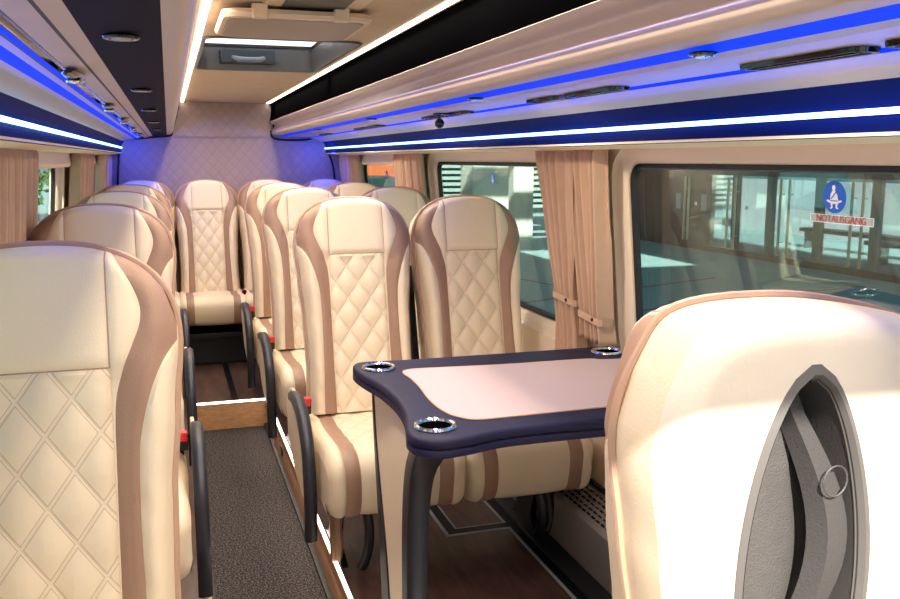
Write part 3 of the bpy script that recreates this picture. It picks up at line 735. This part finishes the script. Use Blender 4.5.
for s in (R1, R2, R3, R4):
    for c in [c for c in s.children if c.name.startswith('leg')]: bpy.data.objects.remove(c)
for s, arm, bk in seats:
    if arm: add_arm(s, arm)
    for k in bk: add_buckle(s, k)
add_buckle(R2, 1, -.16, -.03); add_buckle(R3, -1, -.16, -.03)
for s in (R1, R2, R3, R4):
    for ch in s.children:
        if ch.name.startswith('seat_cushion'): ch.scale = (1, .78, .86); ch.location = (0, 0, .09)
        if ch.name.startswith('seat_frame'): ch.location = (0, .05, 0)
    s.scale = (.96, 1, 1)
# dark box below the back row
b = MB(); b.box(-.42, 1.18, 5.93, 6.5, PZ, PZ+.19); o = b.build('under_seat_box', M['black'], bevel=.01); tag(o, 'black box below the back row of seats', 'box')
# belt between the two table seats
q = MB(); q.tube([(.228, .20, .86), (.226, .16, .70), (.222, .08, .50), (.218, .02, .44)], .021, 6)
q.tube([(.245, .21, .85), (.24, .12, .60), (.235, .03, .44)], .010, 6); belt = q.build('seat_belt', M['black'], sA)
q = MB(); q.loft([[(.235+a*w2, .20+b_*w2, z) for a, b_ in ((-1, -1), (1, -1), (1, 1), (-1, 1))] for z, w2 in ((.80, .014), (.83, .017), (.90, .017), (.93, .010))]); q.build('belt_guide', M['black'], belt, bevel=.004)
# hanging strap under the first table seat
q = MB(); L = []
for z, y, wx in ((.24, -.36, .02), (.20, -.37, .024), (.13, -.36, .018), (.07, -.37, .022), (.01, -.35, .018)):
    L.append([(-.17+a*wx, y+b_*.02, z) for a, b_ in ((-1, -1), (-.3, -.5), (.4, -1), (1, -.2), (.8, 1), (0, .6), (-1, 1))])
q.loft(L); q.build('folded_strap', M['band'], sA)
q = MB(); q.tube(catmull([(-.09, -.40, .235), (-.075, -.435, .16), (-.08, -.43, .06), (-.10, -.42, .004)], 5), .016, 8); q.build('front_leg', M['black'], sA)
for dx in (.10, .155):
    q = MB(); q.tube(catmull([(dx, -.33, .23), (dx+.005, -.39, .16), (dx+.01, -.40, .08), (dx+.01, -.36, .003)], 5), .020, 8); q.build('front_leg', M['black'], sAw)
q = MB(); q.disc((-.12, -.38, .20), .03, .025, 'x', 16); q.build('reel', M['heater'], sAw)

# ------------------------------------------------------------------ table
TZ = .905
tb = empty('folding_table', (0, 0, 0)); tag(tb, 'table with navy leather rim, rose beige top and chrome cup holders', 'table')
def tloop(ins, z):
    """outline seen from above; concave aisle end between two rounded corners"""
    X0, X1, Ya, Yb = .520, 1.33, 1.78, 2.535
    P = [(X1, Ya), (1.0, Ya), (.72, Ya+.0), (.60, Ya-.028), (.53, Ya-.035), (.485, Ya-.005), (.476, Ya+.05), (.492, Ya+.12), (.512, Ya+.22), (.520, Ya+.34), (.512, Yb-.28), (.494, Yb-.18), (.484, Yb-.09), (.492, Yb-.025), (.535, Yb+.0), (.66, Yb-.01), (1.0, Yb-.015), (X1, Yb-.015)]
    Q = catmull([(a, b_, 0) for a, b_ in P], 5); out = []
    n = len(Q)
    for i, p in enumerate(Q):
        d = (Q[min(i+1, n-1)]-Q[max(i-1, 0)]).normalized(); nm = Vector((-d.y, d.x, 0)) * -1
        out.append((p.x + nm.x*ins*-1 if 0 else p.x - nm.x*-ins, p.y - nm.y*-ins, z))
    out = [(min(x, X1-ins), y, z) for x, y, z in out]
    return out
q = MB(); q.loft([tloop(.012, TZ-.046), tloop(.0, TZ-.040), tloop(0, TZ-.026), tloop(.004, TZ-.0235), tloop(0, TZ-.021), tloop(0, TZ-.007), tloop(.006, TZ-.001), tloop(.014, TZ)])
tt = q.build('tabletop', M['navy'], tb, sharp=60)
P = catmull([(x, y, 0) for x, y in ((1.29, 1.87), (1.0, 1.868), (.76, 1.862), (.66, 1.862), (.62, 1.89), (.598, 1.95), (.594, 2.06), (.604, 2.18), (.606, 2.28), (.602, 2.345), (.618, 2.378), (.68, 2.382), (.9, 2.36), (1.16, 2.352), (1.205, 2.33), (1.29, 2.32))], 5)
q = MB(); q.loft([[(p.x, p.y, TZ) for p in P], [(p.x, p.y, TZ+.0025) for p in P]]); q.build('leather_inlay', M['table'], tt, sharp=30)
q = MB(); q.tube([(p.x, p.y, TZ+.002) for p in P] + [(P[0].x, P[0].y, TZ+.002)], .0022, 5); q.build('inlay_piping', M['curtain'], tt)
for (x, y) in ((.545, 1.842), (.550, 2.430), (1.275, 2.425), (1.275, 1.848)):
    q = MB(); q.ring((x, y, TZ+.003), .043, .006, 'z', 32, 8); o = q.build('cup_holder', M['chrome'], tt)
    q = MB(); q.loft([[(x+r_*math.cos(a), y+r_*math.sin(a), z) for a in [2*PI*i/24 for i in range(24)]] for r_, z in ((.040, TZ+.004), (.037, TZ+.0008))], caps=(False, True)); q.build('cup_well', M['fascia'], o)
# leg: cream panel between black uprights, tapering to the floor
def leg_sec(t):
    z = lerp(TZ-.044, PZ, t)
    y0 = cr([(0, 1.90), (.08, 1.97), (.2, 2.035), (.4, 2.07), (.7, 2.08), (1, 2.08)], t); y1 = cr([(0, 2.50), (.15, 2.49), (.6, 2.43), (1, 2.39)], t)
    c0 = cr([(0, .07), (.2, .075), (1, .072)], t); c1 = cr([(0, .03), (.3, .045), (.7, .10), (1, .115)], t)
    return .548, y0, y1, z, c0, c1
ts = np.linspace(0, 1, 24)
q = MB(); L = []
for t in ts:
    x, y0, y1, z, c0, c1 = leg_sec(t); L.append([(x-.003, y0+c0-.005, z), (x+.03, y0+c0-.005, z), (x+.03, y1-c1+.005, z), (x-.003, y1-c1+.005, z)])
q.loft(L); q.build('leg_panel', M['cream'], tb, sharp=40)
for k in (0, 1):
    q = MB(); L = []
    for t in ts:
        x, y0, y1, z, c0, c1 = leg_sec(t)
        a, c = (y0, y0+c0) if k == 0 else (y1-c1, y1)
        xb = x + (cr([(0, .13), (.1, .075), (.25, .05), (1, .045)], t) if k == 0 else .045)
        L.append([(x-.007, a+.01, z), (x-.007, c-.008, z), (x-.003, c, z), (xb, c, z), (xb, a, z), (x+.006, a, z)])
    q.loft(L); q.build('leg', M['armblack'], tb, sharp=40)
q = MB(); q.box(.56, .72, 2.05, 2.40, PZ, PZ+.012); q.build('foot_plate', M['black'], tb, bevel=.004)
q = MB(); q.box(1.325, 1.345, 1.9, 2.4, TZ-.08, TZ-.005); q.build('wall_bracket', M['black'], tb)

# ------------------------------------------------------------------ curtains
def curtain(y0, y1, side, label, tie, zb, sway=0, waist=.55, x_off=.035, seed=1, name='curtain', flare=1.0, folds=9):
    """pleated cloth hanging beside the wall, gathered at the tie"""
    rnd = random.Random(seed); ph = [rnd.uniform(0, 6.28) for _ in range(4)]
    nu, nv = 110, 36; zt = 1.555; vs = []; fs = []
    for j in range(nv+1):
        v = j/nv; z = lerp(zt, zb, v)
        g = 1.0
        if tie:
            tv = (zt-tie)/(zt-zb)
            g = interp([(0, 1), (tv*.5, lerp(1, waist, .45)), (tv, waist), (min(1, tv+.35), waist*1.12), (1, waist*1.18*flare)], v)
        for i in range(nu+1):
            u = i/nu; c = .5 + sway*v
            y = lerp(y0, y1, c + (u-.5)*g)
            amp = (.019 if side > 0 else .028) + .006*v
            d = amp*math.sin(2*PI*folds*u + ph[0] + .5*math.sin(3*v+ph[1])) + .006*math.sin(2*PI*folds*2.3*u + ph[2])*(1-v*.6)
            if v < .04: d *= .6 + .4*math.sin(90*u)
            x = min(wallx(side, y, z), 99)if side > 0 else wallx(side, y, z)
            x = x - side*(x_off + .02 + d)
            vs.append((x, y, z + (.006*math.sin(60*u+ph[3]) if j == 0 else 0)))
    for j in range(nv):
        for i in range(nu):
            a = j*(nu+1)+i; fs.append((a, a+1, a+nu+2, a+nu+1))
    o = mesh_obj(name, vs, fs, M['curtain'], None); 
    md = o.modifiers.new('cloth_thickness', 'SOLIDIFY'); md.thickness = .0015
    tag(o, label, 'curtain', 'tan curtains')
    if tie:
        q = MB(); v = (zt-tie)/(zt-zb); c = .5+sway*v; ya = lerp(y0, y1, c-.5*waist)-.004; yb2 = lerp(y0, y1, c+.5*waist)+.004
        xw = wallx(side, (ya+yb2)/2, tie)-side*(x_off+.02)
        lp = lambda z: [(xw+a*.027, lerp(ya, yb2, (b_+1)/2), z + .006*b_) for a, b_ in ((-1, -.9), (-1, .9), (-.6, 1), (.6, 1), (1, .9), (1, -.9), (.6, -1), (-.6, -1))]
        q.loft([lp(tie-.011), lp(tie+.011)], caps=(False, False)); t_ = q.build('tieback', M['curtain'], o)
        q = MB(); q.disc((xw-side*.028, lerp(ya, yb2, .3), tie-.001), .006, -side*.003, 'x', 10); q.build('snap_button', M['navy'], t_)
    return o
curtain(2.60, 2.93, 1, 'long tan curtain tied back at the front edge of the middle right window', 1.03, .80, sway=-.12, waist=.5, seed=3, folds=5)
curtain(2.43, 2.66, 1, 'long tan curtain tied back on the pillar beside the near right window', .995, .915, sway=.0, waist=.68, seed=5, folds=5)
curtain(4.48, 4.98, 1, 'tan curtain on the pillar between the middle and rear right windows', None, .85, seed=7)
curtain(5.95, 6.50, 1, 'tan curtain in the rear right corner', None, .85, seed=9, folds=6)
curtain(2.42, 3.20, -1, 'wide tan curtain at the left edge beside the nearest seats', None, .85, seed=11, folds=10)
curtain(4.74, 5.36, -1, 'tan curtain between the two visible left windows', None, .85, seed=13, folds=8)
curtain(5.95, 6.50, -1, 'tan curtain in the rear left corner', None, .85, seed=15, folds=8)

# ------------------------------------------------------------------ heater duct along the right wall
ht = empty('heater_duct', (0, 0, 0)); tag(ht, 'grey floor heater duct with rows of slots along the right wall', 'heater')
hp = [(1.36, .0+PZ), (1.245, PZ), (1.245, PZ+.17), (1.255, PZ+.180), (1.342, PZ+.225), (1.37, PZ+.228)]
q = MB(); q.loft([[(x, y, z) for x, z in hp] for y in (1.0, 5.6)]); q.build('duct_body', M['heater'], ht, sharp=20)
q = MB(); a = Vector((1.255, 0, PZ+.180)); d = Vector((1.342-1.255, 0, .225-.180)); dn = d.normalized(); nn = Vector((-dn.z, 0, dn.x))
for r_ in range(5):
    for k in range(70):
        y = 1.35 + k*.034 + (.017 if r_ % 2 else 0); c = a + d*(.14+.18*r_) + Vector((0, y, 0)) + nn*.0006
        hwid = .0035
        q.add([c-dn*hwid+Vector((0, -.012, 0)), c-dn*hwid+Vector((0, .012, 0)), c+dn*hwid+Vector((0, .012, 0)), c+dn*hwid+Vector((0, -.012, 0))], [(0, 1, 2, 3)])
q.build('vent_slots', M['gloss'], ht)
b = MB(); b.box(1.17, 1.244, 1.0, 5.6, PZ, PZ+.012); struct(b, 'trim_8', M['black'], 'black floor rail beside the heater duct', bevel=.003)
b = MB(); b.tube([(1.348, 1.0, .395), (1.348, 5.6, .395)], .009, 8); struct(b, 'trim_9', M['rubber'], 'black seal above the heater duct')

# ------------------------------------------------------------------ stickers on the panes
def wplane(side, y, z, d=.049): return Vector((wallx(side, y, z)+side*d, y, z))
def belt_sign(name, y, z, r, side, label, detail=True):
    root = empty(name, wplane(side, y, z, .046)); tag(root, label, 'sticker', 'round blue seat belt stickers')
    tilt = math.atan(.05/.58)*side
    def T(u, v, d=0): return (-side*d - side*0 + (-v*math.tan(tilt) if 1 else 0), -side*u, v)    # u right as seen from inside
    q = MB(); n = 36; q.loft([[T(r*math.cos(2*PI*i/n), r*math.sin(2*PI*i/n), d) for i in range(n)] for d in (0, .001)]); q.build('disc', M['signblue'], root)
    q = MB()
    def poly(P, d=.0016): q.add([T(a*r, b_*r, d) for a, b_ in P], [tuple(range(len(P)))])
    poly([(.0+.15*math.cos(a)-.02, .56+.17*math.sin(a)) for a in [2*PI*i/14 for i in range(14)]])
    poly([(-.16, .38), (.10, .40), (.30, .10), (.36, -.22), (-.34, -.22), (-.30, .15)])
    poly([(-.34, -.22), (.36, -.22), (.62, -.16), (.66, -.27), (.2, -.42), (-.2, -.42), (-.66, -.27), (-.6, -.16)])
    poly([(-.34, -.40), (-.14, -.42), (-.12, -.66), (-.30, -.74), (-.38, -.66), (-.24, -.6)])
    poly([(.34, -.40), (.14, -.42), (.12, -.66), (.30, -.74), (.38, -.66), (.24, -.6)])
    w_ = q.build('seated_figure', M['white'], root)
    q = MB(); q.add([T(a*r, b_*r, .0022) for a, b_ in [(.30, .48), (.36, .42), (-.22, -.16), (-.28, -.10)]], [(0, 1, 2, 3)]); q.add([T(a*r, b_*r, .0022) for a, b_ in [(-.3, -.2), (.34, -.2), (.34, -.26), (-.3, -.26)]], [(0, 1, 2, 3)]); q.build('belt_mark', M['signblue'], w_)
    return root
belt_sign('seat_belt_sign', 1.571, 1.4195, .035, 1, 'round blue seat belt sign on the near right window')
belt_sign('seat_belt_sign', 3.69, 1.413, .027, 1, 'round blue seat belt sign on the middle right window')
belt_sign('seat_belt_sign', 5.62, 1.400, .027, 1, 'round blue seat belt sign on the rear right window')
belt_sign('seat_belt_sign', 4.10, 1.43, .034, -1, 'round blue seat belt sign on the left window')
m_ = mat('pale_clear_film', (.55, .62, .62), .5); t_ = m_.node_tree; tl = t_.nodes.new('ShaderNodeBsdfTransparent'); mx_ = t_.nodes.new('ShaderNodeMixShader'); mx_.inputs[0].default_value = .45
t_.links.new(t_.nodes['Principled BSDF'].outputs[0], mx_.inputs[1]); t_.links.new(tl.outputs[0], mx_.inputs[2]); t_.links.new(mx_.outputs[0], t_.nodes['Material Output'].inputs[0]); M['film'] = m_
es = empty('emergency_exit_sign', wplane(1, 1.552, 1.372, .046)); tag(es, 'small pale NOTAUSGANG label below the blue sign on the near window', 'label')
q = MB(); q.box(-.0006, .0006, -.094, .094, -.0085, .0085); q.build('backing', M['film'], es)
mt = Matrix(((0, 0, -1, -.0016), (-1, 0, 0, 0), (0, 1, 0, 0), (0, 0, 0, 1)))
text_obj('lettering', 'NOTAUSGANG', .0215, mt, M['redprint'], es)
q = MB()
for (y0, y1, z0, z1) in ((-.095, .095, .0075, .0090), (-.095, .095, -.0090, -.0075), (-.095, -.093, -.009, .009), (.093, .095, -.009, .009)): q.box(-.0014, -.0008, y0, y1, z0, z1)
q.build('border', M['white'], es)

# ------------------------------------------------------------------ outside
GZ = -.45
M['paving'] = mat('grey_green_paving', (.27, .44, .44), .7, var=(3, .12))
M['redline'] = mat('red_paving_line', (.30, .07, .09), .7)
M['facade'] = mat('dark_bronze_cladding', (.055, .048, .045), .4)
M['bar'] = mat('brushed_brass_handle', (.62, .56, .38), .35, metal=.3)
M['post'] = mat('grey_green_post', (.22, .24, .20), .5)
M['canopy'] = mat('grey_canopy', (.45, .48, .48), .7)
M['yardwhite'] = mat('white_render', (.78, .84, .86), .7)
M['yardteal'] = mat('teal_paving', (.10, .20, .23), .6)
M['orange'] = mat('orange_render', (.42, .10, .03), .8, var=(2, .1))
M['leaf'] = mat('green_leaves', (.10, .22, .04), .7, var=(3, .5))
M['carpaint'] = mat('grey_green_car_paint', (.42, .52, .46), .3)
M['cargl'] = mat('dark_car_glass', (.22, .38, .34), .2)
M['louvre'] = mat('pale_teal_louvre', (.26, .36, .33), .5)
M['louvredark'] = mat('dark_teal_recess', (.13, .19, .185), .7)
M['column'] = mat('pale_green_column', (.66, .74, .62), .7)
b = MB(); b.box(-40, 45, -15, 75, GZ-.2, GZ); o = struct(b, 'floor', M['paving'], 'grey paved ground outside the windows', smooth=False)
b = MB()
for (p0, p1) in (((4.6, 9.6), (6.9, 10.5)), ((4.2, 11.0), (8.6, 12.6)), ((6.5, 10.6), (10.2, 11.0)), ((5.2, 14.2), (5.9, 11.8))):
    a = Vector((*p0, GZ+.002)); c = Vector((*p1, GZ+.002)); n_ = (c-a).normalized().cross(Vector((0, 0, 1)))*.035
    b.add([a-n_, c-n_, c+n_, a+n_], [(0, 1, 2, 3)])
struct(b, 'trim_10', M['redline'], 'thin red lines in the paving outside', smooth=False)
# facade with glass doors
FX = 10.95
bf = empty('entrance_building', (FX, 14, GZ)); tag(bf, 'dark entrance front with closed and glazed doors across the yard', 'building')
b = MB(); b.box(0, .25, -6, 5.9, 1.62, 4.0); b.box(0, .25, 2.55, 5.9, 0, 1.62); b.box(0, .25, -6, 2.55, 0, .12); b.build('wall', M['facade'], bf, smooth=False)
for y in (5.9-2.0, 4.09-.3):
    pass
for k, y in enumerate((-3.6, -2.25, -.90, .45, 1.55)):
    q = MB(); q.box(.02, .12, y-.09, y+.09, .0, 1.62); q.build('door_post', M['post'], bf, bevel=.01)
for k, (y0, y1) in enumerate(((-3.5, -2.35), (-2.15, -1.0), (-.8, .35), (.55, 1.45), (1.65, 2.5))):
    q = MB(); q.box(.06, .075, y0, y1, .12, 1.62); q.build('door_glass', M['doorglass'], bf)
for k, (x) in enumerate((-1.87-.20, -1.87+.05, -.06-.17, -.06+.08, 1.42, 1.66, 3.10, 3.26)):
    q = MB(); q.tube([(-.06, x, .14 if k < 6 else .18), (-.06, x, 1.58)], .026, 8); h = q.build('door_handle', M['bar'], bf)
    q = MB(); q.tube([(-.06, x, .4), (.03, x, .4)], .012, 6); q.tube([(-.06, x, 1.3), (.03, x, 1.3)], .012, 6); q.build('handle_bracket', M['bar'], h)
for y in (1.10, 2.9):
    q = MB(); q.box(-.01, 0.0, y-.04, y+.04, .95, 1.03); q.build('lock_plate', M['white'], bf)
for y in (2.60, 3.60):
    q = MB(); q.box(-.008, .0, y-.10, y+.10, .85, 1.2); q.build('notice', M['louvre'], bf)
b = MB(); b.box(15.5, 15.7, 4, 22, GZ, .95); o = b.build('courtyard_wall', M['yardwhite'], smooth=False); tag(o, 'low white wall seen through the glass doors', 'wall')
b = MB(); b.box(15.75, 16.1, 4, 22, GZ, 4); o = b.build('courtyard_building', M['yardteal'], smooth=False); tag(o, 'dark teal building behind the low white wall', 'building')
for k, (x, y, l_) in enumerate(((12.6, 12.0, 3.0), (13.6, 14.3, 4.5), (12.9, 8.8, 2.4))):
    r = empty('courtyard_bench', (x, y, GZ)); tag(r, ['dark bench seen through the glass doors, nearest the doors', 'longest dark bench near the low white wall', 'short dark bench at the right end of the glass doors'][k], 'bench')
    q = MB(); q.box(-.2, .2, -l_/2, l_/2, .36, .44); q.build('seat', M['facade'], r, smooth=False)
    for yy in (-l_/2+.2, l_/2-.2):
        q = MB(); q.box(-.18, .18, yy-.04, yy+.04, 0, .36); q.build('leg', M['facade'], r, smooth=False)
# unseen canopy added to shade the yard; its slots shape the sun patches
sl = 4.75/(-SUND.z); off = Vector((SUND.x*sl, SUND.y*sl))
holes = [(7.0, 9.3, 14.0, 17.6), (6.9, 10.5, 20.2, 20.9), (6.9, 10.5, 21.6, 22.6), (7.5, 10.5, 24.0, 25.5)]
HH = [(x0-off.x, x1-off.x, y0-off.y, y1-off.y) for x0, x1, y0, y1 in holes]
ys = sorted({-6.0, 21.9} | {h[2] for h in HH} | {h[3] for h in HH})
b = MB()
for y0, y1 in zip(ys, ys[1:]):
    hs = [h for h in HH if h[2] <= y0+1e-6 and h[3] >= y1-1e-6]
    if hs: b.box(2.3, hs[0][0], y0, y1, 4.3, 4.5); b.box(hs[0][1], 11.2, y0, y1, 4.3, 4.5)
    else: b.box(2.3, 11.2, y0, y1, 4.3, 4.5)
o = b.build('canopy_roof', M['canopy'], smooth=False); tag(o, 'unseen slotted canopy added to shade the yard beside the vehicle', 'canopy')
for k, (x, y, s_) in enumerate(((8.3, 20.6, .26), (7.15, 20.0, .45), (5.75, 21.6, .26))):
    q = MB(); q.box(x-s_, x+s_, y-s_, y+s_, GZ, 4.3); o = q.build('canopy_column', M['column'], smooth=False, bevel=.02)
    tag(o, ['pale green column right of the seat belt sign in the middle window', 'wide pale column behind the seat belt sign in the middle window', 'pale column at the left end of the middle window'][k], 'column', 'pale canopy columns')
lb = empty('louvred_building', (3.0, 29.0, GZ)); tag(lb, 'pale building with horizontal louvres at the end of the yard', 'building')
q = MB(); q.box(5.4, 20, .3, .6, 0, 5.4); q.build('wall', M['louvredark'], lb, smooth=False)
q = MB()
for k in range(22): q.box(5.4, 20, .05, .3, .25+k*.20, .36+k*.20)
q.build('louvres', M['louvre'], lb, smooth=False)
# seen through the rear right window
ow = MB(); ow.box(3.0, 8.3, 30.0, 30.3, GZ, 4.0); o = ow.build('orange_house_wall', M['orange'], smooth=False); tag(o, 'orange rendered wall beyond the rear right window', 'wall')
cr = empty('parked_car', (3.75, 19.0, GZ), 1.15); cr.scale = (1.08, 1.08, 1.08); tag(cr, 'grey green parked car beyond the rear right window', 'car')
def xsec(P, w): return [[(x*1.0, s_*w, z) for x, z in P] for s_ in (-1, 1)]
body = [(-2.1, .3), (-2.1, .75), (-1.7, .92), (-.9, .98), (1.6, .98), (2.05, .8), (2.1, .35), (1.7, .25), (-1.7, .25)]
q = MB(); q.loft([[(x, s_*w2, z) for x, z in body] for s_, w2 in ((-1, .80), (-1, .86), (1, .86), (1, .80))]); q.build('body', M['carpaint'], cr, bevel=.05)
q = MB(); q.loft([[(x*k, y, .97+z*k) for x, z in ((-1.05, 0), (-.45, .46), (.75, .48), (1.5, 0))] for y, k in ((-.78, 1), (-.62, 1.0), (.62, 1.0), (.78, 1))]); q.build('cabin_glass', M['cargl'], cr)
q = MB(); q.box(-.45, .75, -.66, .66, 1.42, 1.47); q.build('roof', M['carpaint'], cr, bevel=.02)
for x in (-1.3, 1.3):
    for y in (-.84, .66):
        q = MB(); q.disc((x, y, .32), .32, .18, 'y', 24); q.build('wheel', M['rubber'], cr)
# greenery left of the vehicle: one trunk and leafy crown each
def tree(x, y, h, r, label, seed):
    root = empty('tree', (x, y, GZ)); tag(root, label, 'tree', 'trees left of the vehicle'); rnd = random.Random(seed)
    q = MB(); q.tube([(0, 0, 0), (.05, .02, h*.4), (0, 0, h*.8)], [.14, .1, .05], 8); q.build('trunk', M['post'], root)
    vs = []; fs = []
    for k in range(2600):
        d = Vector((rnd.gauss(0, 1), rnd.gauss(0, 1), rnd.gauss(0, 1))).normalized() * r * rnd.random()**.4; c = Vector((0, 0, h*.55)) + Vector((d.x, d.y, d.z*h*.42/r))
        a = Vector((rnd.gauss(0, 1), rnd.gauss(0, 1), rnd.gauss(0, 1))).normalized(); e = a.orthogonal().normalized(); s_ = rnd.uniform(.05, .12)
        n = len(vs); vs += [c-a*s_, c+e*s_*.5, c+a*s_, c-e*s_*.5]; fs.append((n, n+1, n+2, n+3))
    mesh_obj('foliage', vs, fs, M['leaf'], root, smooth=False)
tree(-3.6, 22.0, 4.6, 1.5, 'leafy tree outside the small rear left window', 2)
tree(-5.9, 28.5, 5.0, 1.8, 'leafy tree further left, outside the left windows', 3)
tree(-7.6, 24.0, 5.0, 1.8, 'leafy tree far left, outside the left windows', 4)
for k, (x, y) in enumerate(((-4.2, 17.8), (-5.0, 18.2), (-4.6, 20.6))):
    q = MB(); q.box(x-.14, x+.14, y-.14, y+.14, GZ, 5); o = q.build('steel_post', M['post'], smooth=False); tag(o, 'grey green post outside the left window, ' + ['nearest', 'middle', 'farthest'][k], 'post', 'posts left of the vehicle')
b = MB(); b.box(-16, -15.7, 2, 45, GZ, 5); o = b.build('boundary_wall', M['facade'], smooth=False); tag(o, 'dark wall beyond the trees on the left side', 'wall')
